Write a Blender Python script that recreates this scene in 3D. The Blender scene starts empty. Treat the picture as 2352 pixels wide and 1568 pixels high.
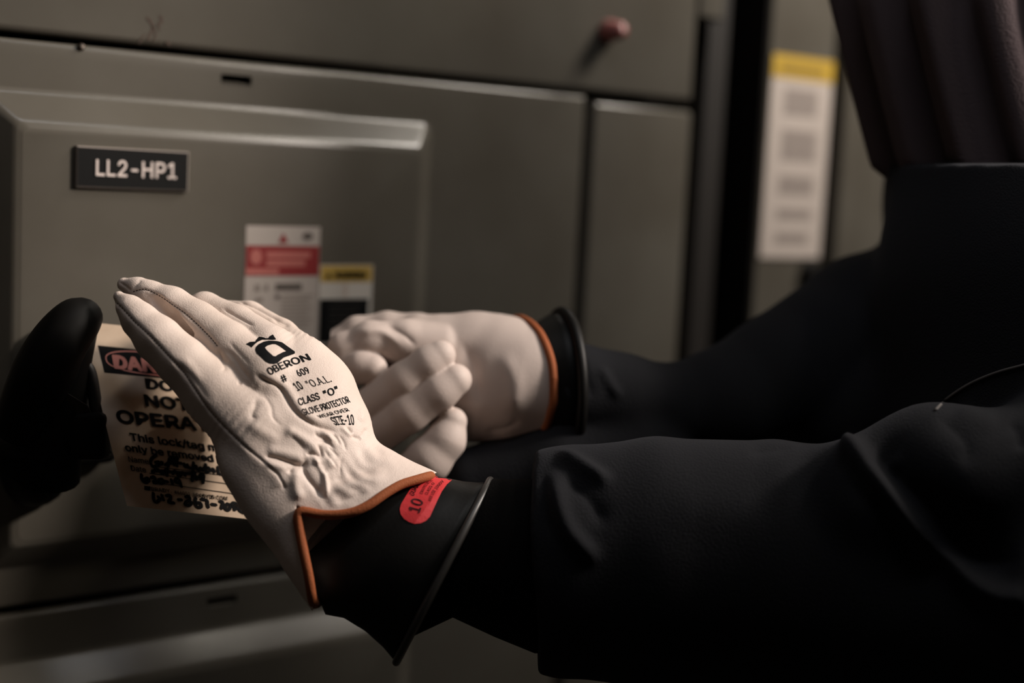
import bpy, bmesh, math, random
import numpy as np
from mathutils import Vector, Matrix
from mathutils.bvhtree import BVHTree
random.seed(7); rng = np.random.default_rng(7)
SC = bpy.context.scene
COL = SC.collection

# ------------------------------------------------------------------ camera
IMW, IMH = 2352, 1568
FPX = 50 / 36 * IMW
CX, CY = IMW / 2, IMH / 2
def _n(v): v = np.array(v, float); return v / np.linalg.norm(v)
Uc = -_n([(-270 - CX) / FPX, -28900 / FPX, -1])          # world up seen in camera space
Wc = _n([(5300 - CX) / FPX, -(600 - CY) / FPX, -1])      # run of the switchboard front seen in camera space
Wc = _n(Wc - Uc * (Wc @ Uc)); Yc = np.cross(Uc, Wc)
R = np.array([Wc, Yc, Uc])                               # camera -> world
DOOR_Y = -0.020
CAM = np.array([0.0, 0.0, 1.42])
_r = R @ np.array([(300 - CX) / FPX, -(385 - CY) / FPX, -1])
CAM[1] = DOOR_Y - 1.075 * _r[1]
cam = bpy.data.objects.new('camera', bpy.data.cameras.new('camera'))
COL.objects.link(cam)
M4 = Matrix([list(R[i]) + [CAM[i]] for i in range(3)] + [[0, 0, 0, 1]])
cam.matrix_world = M4
cam.data.lens = 50; cam.data.sensor_width = 36
cam.data.clip_start = 0.02
D0 = 0.94; S = D0 / FPX
cam.data.dof.use_dof = True
cam.data.dof.focus_distance = 0.953
cam.data.dof.aperture_fstop = 1.8
cam.data.dof.aperture_blades = 0
SC.camera = cam

def ray(px, py): return R @ np.array([(px - CX) / FPX, -(py - CY) / FPX, -1.0])
def at(px, py, depth): return CAM + ray(px, py) * depth
def onY(px, py, Y):
    r = ray(px, py); return CAM + r * ((Y - CAM[1]) / r[1])
def q2w(q):                                             # camera-aligned metric frame (y down, z to camera, unit S metres)
    q = np.asarray(q, float)
    c = np.stack([q[..., 0] * S, -q[..., 1] * S, -(D0 - q[..., 2] * S)], -1)
    return CAM + c @ R.T
def p2q(px, py, dz=0.0):
    k = (D0 - dz * S) / D0
    return np.array([(px - CX) * k, (py - CY) * k, dz])
def proj(w):
    c = (np.asarray(w) - CAM) @ R
    return np.stack([CX + FPX * c[..., 0] / -c[..., 2], CY - FPX * c[..., 1] / -c[..., 2]], -1), -c[..., 2]

# ------------------------------------------------------------------ world, lights, exposure
W = bpy.data.worlds.new('world'); SC.world = W; W.use_nodes = True
W.node_tree.nodes['Background'].inputs[0].default_value = (0.80, 0.62, 0.48, 1)
W.node_tree.nodes['Background'].inputs[1].default_value = 0.004
def area(name, loc, target, sx, sy, power, color):
    l = bpy.data.lights.new(name, 'AREA'); l.shape = 'RECTANGLE'; l.size = sx; l.size_y = sy
    l.energy = power; l.color = color
    o = bpy.data.objects.new(name, l); COL.objects.link(o)
    o.location = loc
    o.rotation_euler = (Vector(target) - Vector(loc)).to_track_quat('-Z', 'Y').to_euler()
    return o
HAND = q2w(p2q(650, 900, 0))
def rel(right, up, back): return HAND + R @ np.array([right, up, back])
KEY = area('ceiling_lamp_light', rel(1.18, 0.64, 0.05), at(840, 640, 1.02), 0.2, 0.2, 1.0, (1.0, 0.89, 0.80))
_l = bpy.data.lights.new('ceiling_spot_light', 'SPOT'); _l.energy = 86.0; _l.color = (1.0, 0.89, 0.80)   # shaded lamp overhead
_l.spot_size = math.radians(37); _l.spot_blend = 1.0; _l.shadow_soft_size = 0.11
KEY.data = _l
FILL = area('hand_fill_light', rel(-0.75, 0.75, 1.15), HAND, 0.9, 0.9, 0.38, (1.0, 0.88, 0.78))  # added fill lamp in place of bounce, lifts the hand's dark side
_p = onY(560, 250, 0.0)
TUBE = area('aisle_tube_light', _p + 1.5 * _n((0.62, -0.42, 0.66)), _p, 1.2, 0.08, 7.0, (1.0, 0.92, 0.78))
OVER = area('sleeve_fill_light', rel(0.45, 1.1, 0.38), at(1700, 1050, 0.95), 0.7, 0.10, 2.0, (0.94, 0.95, 1.0))  # unseen lamp added to brighten the top of the near sleeve
_b = onY(1830, 200, 0.0)
BAY = area('cabinet_fill_light', _b + np.array([0.30, -0.45, 0.75]), _b + np.array([0, 0, -0.1]), 0.35, 0.35, 13.0, (1.0, 0.92, 0.84))  # unseen lamp added to brighten the neighbouring cabinet
SC.view_settings.view_transform = 'Standard'
SC.view_settings.look = 'None'
SC.view_settings.gamma = 1.0
SC.view_settings.use_curve_mapping = False
SC.view_settings.exposure = 0.32
SC.cycles.use_denoising = True
SC.cycles.max_bounces = 6

# ------------------------------------------------------------------ materials
def mat(name, col, rough=0.5, metal=0.0, spec=0.5, bump=None, sheen=0.0, var=None, coat=0.0, sheen_col=None):
    m = bpy.data.materials.new(name); m.use_nodes = True
    nt = m.node_tree; b = nt.nodes['Principled BSDF']
    b.inputs['Base Color'].default_value = (*col, 1)
    b.inputs['Roughness'].default_value = rough
    b.inputs['Metallic'].default_value = metal
    b.inputs['Specular IOR Level'].default_value = spec
    b.inputs['Sheen Weight'].default_value = sheen
    b.inputs['Sheen Roughness'].default_value = 0.5
    if sheen_col: b.inputs['Sheen Tint'].default_value = (*sheen_col, 1)
    b.inputs['Coat Weight'].default_value = coat
    tc = nt.nodes.new('ShaderNodeTexCoord')
    if bump:
        prev = None
        for kind, scale, dist in bump:
            if kind == 'noise':
                t = nt.nodes.new('ShaderNodeTexNoise'); t.inputs['Detail'].default_value = 4; out = t.outputs['Fac']
            elif kind == 'vor':
                t = nt.nodes.new('ShaderNodeTexVoronoi'); out = t.outputs['Distance']
            t.inputs['Scale'].default_value = scale
            nt.links.new(tc.outputs['Object'], t.inputs['Vector'])
            bp = nt.nodes.new('ShaderNodeBump'); bp.inputs['Distance'].default_value = dist; bp.inputs['Strength'].default_value = 1.0
            nt.links.new(out, bp.inputs['Height'])
            if prev: nt.links.new(prev.outputs['Normal'], bp.inputs['Normal'])
            prev = bp
        nt.links.new(prev.outputs['Normal'], b.inputs['Normal'])
    if var:
        scale, c2, lo, hi = var
        t = nt.nodes.new('ShaderNodeTexNoise'); t.inputs['Scale'].default_value = scale; t.inputs['Detail'].default_value = 5
        nt.links.new(tc.outputs['Object'], t.inputs['Vector'])
        mr = nt.nodes.new('ShaderNodeMapRange'); mr.inputs[1].default_value = lo; mr.inputs[2].default_value = hi
        nt.links.new(t.outputs['Fac'], mr.inputs[0])
        mx = nt.nodes.new('ShaderNodeMix'); mx.data_type = 'RGBA'
        mx.inputs[6].default_value = (*col, 1); mx.inputs[7].default_value = (*c2, 1)
        nt.links.new(mr.outputs[0], mx.inputs[0]); nt.links.new(mx.outputs[2], b.inputs['Base Color'])
    return m
LEATHER = mat('cream_leather', (0.66, 0.55, 0.49), 0.55, spec=0.35, bump=[('vor', 1100, 0.00011), ('noise', 330, 0.00013)], var=(14, (0.58, 0.475, 0.41), 0.4, 0.75))
BINDING = mat('orange_binding', (0.27, 0.066, 0.013), 0.8, bump=[('noise', 900, 0.0004)])
INK = mat('black_ink', (0.004, 0.004, 0.0045), 0.7, spec=0.08)
THREAD = mat('dark_thread', (0.03, 0.02, 0.016), 0.8)
RUBBER = mat('black_rubber', (0.0035, 0.0032, 0.0028), 0.5, spec=0.2, bump=[('noise', 400, 0.0001)])
REDLAB = mat('red_label', (0.62, 0.035, 0.04), 0.5, bump=[('noise', 900, 0.0001)])
LABINK = mat('maroon_ink', (0.06, 0.004, 0.006), 0.6)
CLOTH = mat('navy_cloth', (0.0125, 0.0127, 0.0146), 0.85, spec=0.06, sheen=0.03, sheen_col=(0.8, 0.85, 1.0), bump=[('noise', 700, 0.0006)])
CLOTHD = mat('black_cloth', (0.004, 0.0037, 0.0037), 0.9, spec=0.06, bump=[('noise', 700, 0.0004)])
HOODM = mat('charcoal_hood_cloth', (0.07, 0.053, 0.056), 0.85, spec=0.06, sheen=0.02, bump=[('noise', 500, 0.0005)])
PAINT = mat('grey_cabinet_paint', (0.108, 0.098, 0.081), 0.26, spec=0.5, bump=[('noise', 500, 0.00004)], var=(6, (0.084, 0.074, 0.059), 0.4, 0.7))
DARKIN = mat('dark_recess', (0.006, 0.005, 0.0045), 0.7, spec=0.1)  # near-black, stands in for the shade within the cabinet gaps
BLACKP = mat('black_plastic', (0.004, 0.0035, 0.003), 0.6, spec=0.12)
PLATE = mat('nameplate_black', (0.004, 0.004, 0.004), 0.6, spec=0.12)
PLATEW = mat('nameplate_white', (0.62, 0.53, 0.49), 0.6)
PLATEE = mat('nameplate_edge', (0.22, 0.19, 0.17), 0.3)
WHITEP = mat('white_vinyl', (0.40, 0.35, 0.315), 0.5)
REDP = mat('red_vinyl', (0.22, 0.012, 0.013), 0.5)
PINKP = mat('pale_red_print', (0.42, 0.12, 0.10), 0.5)
YELP = mat('yellow_vinyl', (0.46, 0.30, 0.065), 0.5)
GREYP = mat('grey_print', (0.08, 0.065, 0.055), 0.6)
TAGM = mat('tag_card', (0.46, 0.345, 0.245), 0.45, var=(45, (0.38, 0.27, 0.18), 0.45, 0.8))
TAGRED = mat('tag_red_print', (0.42, 0.12, 0.09), 0.55)
RUST = mat('rust_stain', (0.045, 0.020, 0.009), 0.7)
STEEL = mat('steel', (0.35, 0.32, 0.29), 0.35, metal=1.0)
REDKNOB = mat('red_plastic', (0.30, 0.095, 0.085), 0.4)
FLOORM = mat('concrete_floor', (0.10, 0.085, 0.07), 0.7, var=(3, (0.07, 0.06, 0.05), 0.3, 0.7))
WALLM = mat('painted_wall', (0.18, 0.16, 0.13), 0.8)

# ------------------------------------------------------------------ object helpers
def empty(name, loc, label=None, cat=None, group=None):
    o = bpy.data.objects.new(name, None); COL.objects.link(o); o.location = loc; o.empty_display_size = 0.05
    if label: o['label'] = label
    if cat: o['category'] = cat
    if group: o['group'] = group
    return o
def origin(o):
    while o.parent is not None: o = o.parent
    return np.array(o.location)
def mk(name, verts, faces, mats, parent=None, smooth=True, fm=None, label=None):
    """one mesh object; verts in world metres"""
    verts = np.asarray(verts, float)
    base = origin(parent) if parent is not None else (verts.min(0) + verts.max(0)) / 2
    if parent is None: base[2] = verts[:, 2].min()
    me = bpy.data.meshes.new(name)
    me.from_pydata((verts - base).tolist(), [], [list(map(int, f)) for f in faces])
    if not isinstance(mats, (list, tuple)): mats = [mats]
    for m in mats: me.materials.append(m)
    if fm is not None: me.polygons.foreach_set('material_index', np.asarray(fm, np.int32))
    if smooth: me.polygons.foreach_set('use_smooth', np.ones(len(me.polygons), bool))
    me.update()
    o = bpy.data.objects.new(name, me); COL.objects.link(o)
    if parent is not None: o.parent = parent
    else: o.location = base
    if label: o['label'] = label
    return o
class Geo:
    def __init__(s): s.v = []; s.f = []; s.m = []; s.n = 0
    def add(s, v, f, m=0):
        v = np.asarray(v, float).reshape(-1, 3)
        s.v.append(v); s.f += [[i + s.n for i in q] for q in f]; s.m += [m] * len(f); s.n += len(v); return s
    def obj(s, name, mats, parent=None, smooth=False, label=None):
        return mk(name, np.concatenate(s.v), s.f, mats, parent, smooth, s.m, label)
def bm_box(x0, x1, y0, y1, z0, z1, bev=0.0, seg=3):
    bm = bmesh.new(); bmesh.ops.create_cube(bm, size=1)
    for v in bm.verts:
        v.co = Vector(((x0 + x1) / 2 + v.co.x * (x1 - x0), (y0 + y1) / 2 + v.co.y * (y1 - y0), (z0 + z1) / 2 + v.co.z * (z1 - z0)))
    if bev > 0:
        bmesh.ops.bevel(bm, geom=bm.edges[:], offset=bev, segments=seg, affect='EDGES', profile=0.5)
    bm.verts.index_update()
    r = (np.array([v.co[:] for v in bm.verts]), [[v.index for v in f.verts] for f in bm.faces]); bm.free(); return r
def tube(path, rad, n=12, closed=False, cap=True, flat=None):
    P = np.asarray(path, float); k = len(P)
    rad = np.broadcast_to(np.asarray(rad, float), (k,))
    T = np.gradient(P, axis=0) if not closed else (np.roll(P, -1, 0) - np.roll(P, 1, 0))
    T /= np.linalg.norm(T, axis=1)[:, None] + 1e-12
    ref = np.array([0.13, 0.31, 0.94]); V = []
    nrm = np.cross(T[0], ref); nrm /= np.linalg.norm(nrm)
    for i in range(k):
        nrm = nrm - T[i] * (nrm @ T[i]); nrm /= np.linalg.norm(nrm) + 1e-12
        b = np.cross(T[i], nrm)
        for j in range(n):
            a = 2 * math.pi * j / n; V.append(P[i] + (nrm * math.cos(a) + b * math.sin(a)) * rad[i])
    F = []
    for i in range(k if closed else k - 1):
        for j in range(n):
            i2 = (i + 1) % k; F.append([i * n + j, i * n + (j + 1) % n, i2 * n + (j + 1) % n, i2 * n + j])
    if cap and not closed:
        F.append(list(range(n))[::-1]); F.append([(k - 1) * n + j for j in range(n)])
    return np.array(V), F
def smooth_path(pts, n=60, closed=False):
    P = np.asarray(pts, float); k = len(P); out = []
    for i in range(k if closed else k - 1):
        g = (lambda j: P[j % k]) if closed else (lambda j: P[min(max(j, 0), k - 1)])
        p0, p1, p2, p3 = g(i - 1), g(i), g(i + 1), g(i + 2)
        m = max(2, n // k)
        for t in np.linspace(0, 1, m, endpoint=False):
            out.append(0.5 * (2 * p1 + (p2 - p0) * t + (2 * p0 - 5 * p1 + 4 * p2 - p3) * t * t + (3 * p1 - p0 - 3 * p2 + p3) * t ** 3))
    if not closed: out.append(P[-1])
    return np.array(out)
def lathe(origin_, axis, prof, n=24):
    """revolve (height, radius) about an axis"""
    a = _n(axis); u = np.cross(a, [0.3, 0.2, 0.9]); u /= np.linalg.norm(u); w = np.cross(a, u); V = []; F = []
    for h, r in prof:
        for j in range(n):
            t = 2 * math.pi * j / n; V.append(np.asarray(origin_) + a * h + (u * math.cos(t) + w * math.sin(t)) * r)
    for i in range(len(prof) - 1):
        for j in range(n): F.append([i * n + j, i * n + (j + 1) % n, (i + 1) * n + (j + 1) % n, (i + 1) * n + j])
    F.append(list(range(n))[::-1]); F.append([(len(prof) - 1) * n + j for j in range(n)])
    return np.array(V), F

# text outlines --------------------------------------------------------
try:
    import os
    FONT = bpy.data.fonts.load(os.path.join(bpy.utils.resource_path('LOCAL'), 'datafiles', 'fonts', 'Inter.woff2'))
except Exception: FONT = None                            # falls back to the built-in face
_capH = []
def text_flat(s, bold=0.0, maxlen=0.12):
    """triangulated outlines; x scaled to 0..1 across the line, y in cap heights"""
    cu = bpy.data.curves.new('lettering', 'FONT'); cu.body = s; cu.size = 1; cu.resolution_u = 4; cu.fill_mode = 'FRONT'
    if FONT: cu.font = FONT
    o = bpy.data.objects.new('lettering', cu); COL.objects.link(o)
    dg = bpy.context.evaluated_depsgraph_get()
    me = bpy.data.meshes.new_from_object(o.evaluated_get(dg))
    bm = bmesh.new(); bm.from_mesh(me)
    bpy.data.objects.remove(o); bpy.data.curves.remove(cu); bpy.data.meshes.remove(me)
    bmesh.ops.triangulate(bm, faces=bm.faces[:])
    for _ in range(3):
        e = [e for e in bm.edges if e.calc_length() > maxlen]
        if not e: break
        bmesh.ops.subdivide_edges(bm, edges=e, cuts=1); bmesh.ops.triangulate(bm, faces=bm.faces[:])
    bm.verts.index_update()
    V = np.array([v.co[:2] for v in bm.verts]); F = [[v.index for v in f.verts] for f in bm.faces]; bm.free()
    if bold > 0:                                         # heavier strokes: the outline repeated a hair to every side
        n = len(V); V0, F0 = V, F; V = [V0]; F = list(F0)
        for k in range(8):
            t = k * math.pi / 4; V.append(V0 + np.array([math.cos(t), math.sin(t)]) * bold); F += [[i + n * (k + 1) for i in f] for f in F0]
        V = np.concatenate(V)
    V[:, 0] -= V[:, 0].min(); V[:, 0] /= V[:, 0].max()
    if not _capH and s != 'H': text_flat('H')
    if s == 'H': _capH.append(V[:, 1].max())
    V[:, 1] /= _capH[0] + bold
    return V, F
def poly_flat(outer, hole=None, maxlen=6.0):
    """filled 2-D polygon (px) with an optional hole"""
    bm = bmesh.new(); es = []
    for loop in ([outer] + ([hole] if hole is not None else [])):
        vs = [bm.verts.new((p[0], p[1], 0)) for p in loop]
        es += [bm.edges.new((vs[i], vs[(i + 1) % len(vs)])) for i in range(len(vs))]
    bmesh.ops.triangle_fill(bm, edges=es, use_beauty=True, use_dissolve=False)
    for _ in range(4):
        e = [e for e in bm.edges if e.calc_length() > maxlen]
        if not e: break
        bmesh.ops.subdivide_edges(bm, edges=e, cuts=1); bmesh.ops.triangulate(bm, faces=bm.faces[:])
    bm.verts.index_update()
    V = np.array([v.co[:2] for v in bm.verts]); F = [[v.index for v in f.verts] for f in bm.faces]; bm.free()
    return V, F
def line_on(V, base, up0, up1):
    """lay 0..1 text along a 2- or 3-point baseline (px) with changing up vectors (px, y down)"""
    x = V[:, 0]; y = V[:, 1]; b = np.asarray(base, float)
    if len(b) == 2: P = b[0] + (b[1] - b[0]) * x[:, None]
    else:
        c = 2 * b[1] - (b[0] + b[2]) / 2
        P = ((1 - x) ** 2)[:, None] * b[0] + (2 * x * (1 - x))[:, None] * c + (x ** 2)[:, None] * b[2]
    up = np.asarray(up0, float) * (1 - x)[:, None] + np.asarray(up1, float) * x[:, None]
    return P + up * y[:, None]
def conform(P, bvh, lift=0.0003, fallback=None):
    """carry 2-D px points onto a surface along the sight lines"""
    out = []; ok = []
    for p in P:
        d = _n(ray(p[0], p[1])); h = bvh.ray_cast(Vector(CAM), Vector(d))
        if h[0] is None: ok.append(False); out.append(CAM + d * D0)
        else: ok.append(True); out.append(np.array(h[0]) - d * lift)
    return np.array(out), np.array(ok)
def ribbon(pts, w):
    """2-D stroke outline with round-ish ends"""
    P = np.asarray(pts, float); T = np.gradient(P, axis=0); T /= np.linalg.norm(T, axis=1)[:, None] + 1e-9
    N = np.stack([-T[:, 1], T[:, 0]], 1); k = len(P)
    ww = np.full(k, w / 2.0)
    V = np.concatenate([[P[0] - T[0] * w * 0.4], P + N * ww[:, None], P - N * ww[:, None], [P[-1] + T[-1] * w * 0.4]])
    F = [[1 + i, 2 + i, 2 + k + i, 1 + k + i] for i in range(k - 1)] + [[0, 1, 1 + k], [2 * k + 1, 2 * k, k]]
    return V, F

# implicit surfaces ----------------------------------------------------
class Field:
    def __init__(s, lo, hi, h):
        s.lo = np.array(lo, float); s.h = h
        s.n = np.ceil((np.array(hi) - s.lo) / h).astype(int) + 1
        s.D = np.full(s.n, 1e3, np.float32)
    def block(s, lo, hi):
        i0 = np.clip(np.floor((np.array(lo) - s.lo) / s.h).astype(int), 0, s.n - 1)
        i1 = np.clip(np.ceil((np.array(hi) - s.lo) / s.h).astype(int) + 1, 1, s.n)
        ax = [(s.lo[a] + s.h * np.arange(i0[a], i1[a])).astype(np.float32) for a in range(3)]
        return tuple(slice(i0[a], i1[a]) for a in range(3)), ax[0][:, None, None], ax[1][None, :, None], ax[2][None, None, :]
    def sub(s): f = object.__new__(Field); f.lo = s.lo; f.h = s.h; f.n = s.n; f.D = np.full(s.n, 1e3, np.float32); return f
def smin(a, b, k):
    if k <= 0: return np.minimum(a, b)
    h = np.maximum(k - np.abs(a - b), 0) / k
    return np.minimum(a, b) - h * h * (k * 0.25)
def cone_chain(F, pts, k=6.0, margin=40):
    """tapered capsules through (q, r) pairs"""
    for (a, ra), (b, rb) in zip(pts[:-1], pts[1:]):
        m = max(ra, rb) + margin
        sl, X, Y, Z = F.block(np.minimum(a, b) - m, np.maximum(a, b) + m)
        ab = b - a; L = float(ab @ ab) + 1e-9
        t = np.clip(((X - a[0]) * ab[0] + (Y - a[1]) * ab[1] + (Z - a[2]) * ab[2]) / L, 0, 1)
        d = np.sqrt((X - a[0] - t * ab[0]) ** 2 + (Y - a[1] - t * ab[1]) ** 2 + (Z - a[2] - t * ab[2]) ** 2) - (ra + (rb - ra) * t)
        F.D[sl] = smin(F.D[sl], d.astype(np.float32), k)
def ell_chain(F, pts, k=6.0, margin=60, cap=1e9, along=None):
    """elliptic sections (q, rw, rn, wdir, ndir) lofted into one another"""
    for A, B in zip(pts[:-1], pts[1:]):
        a, b = A[0], B[0]; m = max(A[1], A[2], B[1], B[2]) + margin
        sl, X, Y, Z = F.block(np.minimum(a, b) - m, np.maximum(a, b) + m)
        ab = b - a; L = float(ab @ ab) + 1e-9; ax = ab / math.sqrt(L)
        if along is None: t = np.clip(((X - a[0]) * ab[0] + (Y - a[1]) * ab[1] + (Z - a[2]) * ab[2]) / L, 0, 1)
        else:
            ax = np.asarray(along); t = np.clip(((X - a[0]) * ax[0] + (Y - a[1]) * ax[1] + (Z - a[2]) * ax[2]) / float(ab @ ax), 0, 1)
        dx, dy, dz = X - a[0] - t * ab[0], Y - a[1] - t * ab[1], Z - a[2] - t * ab[2]
        w = _n(A[3] + B[3]); n = _n(A[4] + B[4])
        rw = A[1] + (B[1] - A[1]) * t; rn = A[2] + (B[2] - A[2]) * t; re = np.minimum(np.minimum(rw, rn), cap)
        cw = dx * w[0] + dy * w[1] + dz * w[2]; cn = dx * n[0] + dy * n[1] + dz * n[2]; ca = dx * ax[0] + dy * ax[1] + dz * ax[2]
        kk = np.sqrt((cw / rw) ** 2 + (cn / rn) ** 2 + (ca / re) ** 2) + 1e-6
        g = np.sqrt((cw / rw ** 2) ** 2 + (cn / rn ** 2) ** 2 + (ca / re ** 2) ** 2) + 1e-9
        d = kk * (kk - 1) / g
        F.D[sl] = smin(F.D[sl], d.astype(np.float32), k)
def surface(F):
    D = F.D; n = np.array(D.shape); s = D < 0
    c = np.zeros(n - 1, np.int8)
    for i in (0, 1):
        for j in (0, 1):
            for k in (0, 1): c += s[i:n[0] - 1 + i, j:n[1] - 1 + j, k:n[2] - 1 + k]
    act = (c > 0) & (c < 8); del c
    idx = np.argwhere(act); vid = np.full(n - 1, -1, np.int32); vid[act] = np.arange(len(idx)); del act
    acc = np.zeros((len(idx), 3)); cnt = np.zeros(len(idx))
    off = [(i, j, k) for i in (0, 1) for j in (0, 1) for k in (0, 1)]
    val = {o: D[idx[:, 0] + o[0], idx[:, 1] + o[1], idx[:, 2] + o[2]].astype(float) for o in off}
    for a in off:
        for ax in range(3):
            if a[ax] == 0:
                b = list(a); b[ax] = 1; b = tuple(b)
                va, vb = val[a], val[b]; cr = (va < 0) != (vb < 0)
                t = np.where(cr, va / np.where(cr, va - vb, 1), 0)
                p = np.array(a, float)[None] + t[:, None] * (np.array(b, float) - np.array(a, float))[None]
                acc[cr] += p[cr]; cnt[cr] += 1
    V = F.lo + F.h * (idx + acc / cnt[:, None])
    faces = []
    for ax in range(3):
        sa = [slice(None)] * 3; sb = [slice(None)] * 3; sa[ax] = slice(0, -1); sb[ax] = slice(1, None)
        A, B = s[tuple(sa)], s[tuple(sb)]; e = np.argwhere(A != B); flip = A[A != B]
        o1, o2 = (ax + 1) % 3, (ax + 2) % 3
        ok = (e[:, o1] > 0) & (e[:, o2] > 0) & (e[:, o1] < n[o1] - 1) & (e[:, o2] < n[o2] - 1); e = e[ok]; flip = flip[ok]
        def g(d1, d2): f = e.copy(); f[:, o1] -= d1; f[:, o2] -= d2; return vid[f[:, 0], f[:, 1], f[:, 2]]
        q = np.stack([g(1, 1), g(0, 1), g(0, 0), g(1, 0)], 1)
        q[~flip] = q[~flip][:, ::-1]; faces.append(q)
    return V, np.concatenate(faces)
def smooth_mesh(V, Fq, it=2, lam=0.5):
    E = np.concatenate([Fq[:, [0, 1]], Fq[:, [1, 2]], Fq[:, [2, 3]], Fq[:, [3, 0]]]); nV = len(V)
    for _ in range(it):
        A = np.zeros_like(V); c = np.zeros(nV)
        for a in range(3):
            A[:, a] = np.bincount(E[:, 0], V[E[:, 1], a], nV) + np.bincount(E[:, 1], V[E[:, 0], a], nV)
        c = np.bincount(E[:, 0], minlength=nV) + np.bincount(E[:, 1], minlength=nV)
        V = V + lam * (A / np.maximum(c, 1)[:, None] - V)
    return V
def normals(V, Fq):
    fn = np.cross(V[Fq[:, 2]] - V[Fq[:, 0]], V[Fq[:, 3]] - V[Fq[:, 1]]); N = np.zeros_like(V)
    for c in range(4):
        for a in range(3): N[:, a] += np.bincount(Fq[:, c], fn[:, a], len(V))
    return N / (np.linalg.norm(N, axis=1)[:, None] + 1e-12)
def pl_dist(P, line):
    """distance of px points to a polyline and how far along it (0..1)"""
    L = np.asarray(line, float); best = np.full(len(P), 1e9); al = np.zeros(len(P)); side = np.zeros(len(P))
    seg = np.linalg.norm(np.diff(L, axis=0), axis=1); tot = seg.sum(); acc = 0
    for i in range(len(L) - 1):
        d = L[i + 1] - L[i]; t = np.clip(((P - L[i]) @ d) / (d @ d + 1e-9), 0, 1)
        r = P - (L[i] + t[:, None] * d); dist = np.linalg.norm(r, axis=1)
        m = dist < best; best[m] = dist[m]; al[m] = (acc + t[m] * seg[i]) / tot
        side[m] = np.sign(d[0] * r[m, 1] - d[1] * r[m, 0]); acc += seg[i]
    return best, al, side
def crease(V, N, lines, gain=1.0):
    """folds: each (polyline px, width px, height px (-valley), fade, shift) pushes the surface along its normals"""
    w = q2w(V); P, _ = proj(w)
    view = V - np.array([0, 0, D0 / S]); view /= np.linalg.norm(view, axis=1)[:, None]
    front = np.clip(-(N * view).sum(1) * 2.5, 0, 1)
    disp = np.zeros(len(V))
    for line, wd, amp, fade in lines:
        L = smooth_path(line, 24) if len(line) > 2 else np.asarray(line, float)
        lo, hi = L.min(0) - 3.2 * wd, L.max(0) + 3.2 * wd
        m = np.where((P[:, 0] > lo[0]) & (P[:, 0] < hi[0]) & (P[:, 1] > lo[1]) & (P[:, 1] < hi[1]) & (front > 0))[0]
        if not len(m): continue
        d, al, sd = pl_dist(P[m], L)
        f = np.clip(np.minimum(al, 1 - al) / max(fade, 1e-3), 0, 1); f = f * f * (3 - 2 * f)
        g_ = np.exp(-(d / wd) ** 2) if amp > 0 else np.exp(-(d / (wd * 0.8)) ** 1.25)
        disp[m] += amp * gain * g_ * f * front[m]
    return V + N * disp[:, None]

# ------------------------------------------------------------------ the setting and the switchboard
def XZ(px, py, Y=0.0): p = onY(px, py, Y); return p[0], p[2]
Zs = XZ(468, 128)[1]                     # top seam of the middle unit
Zb = XZ(468, 243)[1]                     # where its door starts to rise
Zdt = XZ(468, 310, DOOR_Y)[1]            # top of the flat door face
Zlow = XZ(200, 1383)[1]                  # top seam of the lower unit
Zdb = XZ(200, 1232, DOOR_Y)[1]           # foot of the door
PITCH = Zs - Zlow
XdL = XZ(34, 500, DOOR_Y)[0]; XdR = XZ(984, 500, DOOR_Y)[0]
Xs0 = XZ(1334, 500)[0]; Xs1 = XZ(1353, 500)[0]
Xc0 = XZ(1588, 300)[0]; Xc1 = XZ(1648, 300)[0]; Xc2 = XZ(1698, 300)[0]; Xn = XZ(1754, 300)[0]
XL = XdL - 0.16
floor_z = 0.0
def quad(x0, x1, y0, y1, z): return [(x0, y0, z), (x1, y0, z), (x1, y1, z), (x0, y1, z)]
fl = mk('floor', *bm_box(-4, 6, -5, 1.2, -0.1, 0.0), FLOORM, smooth=False); fl['kind'] = 'structure'
wl = mk('wall_back', *bm_box(-4, 6, 1.0, 1.2, 0.0, 3.0), WALLM, smooth=False); wl['kind'] = 'structure'

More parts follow.
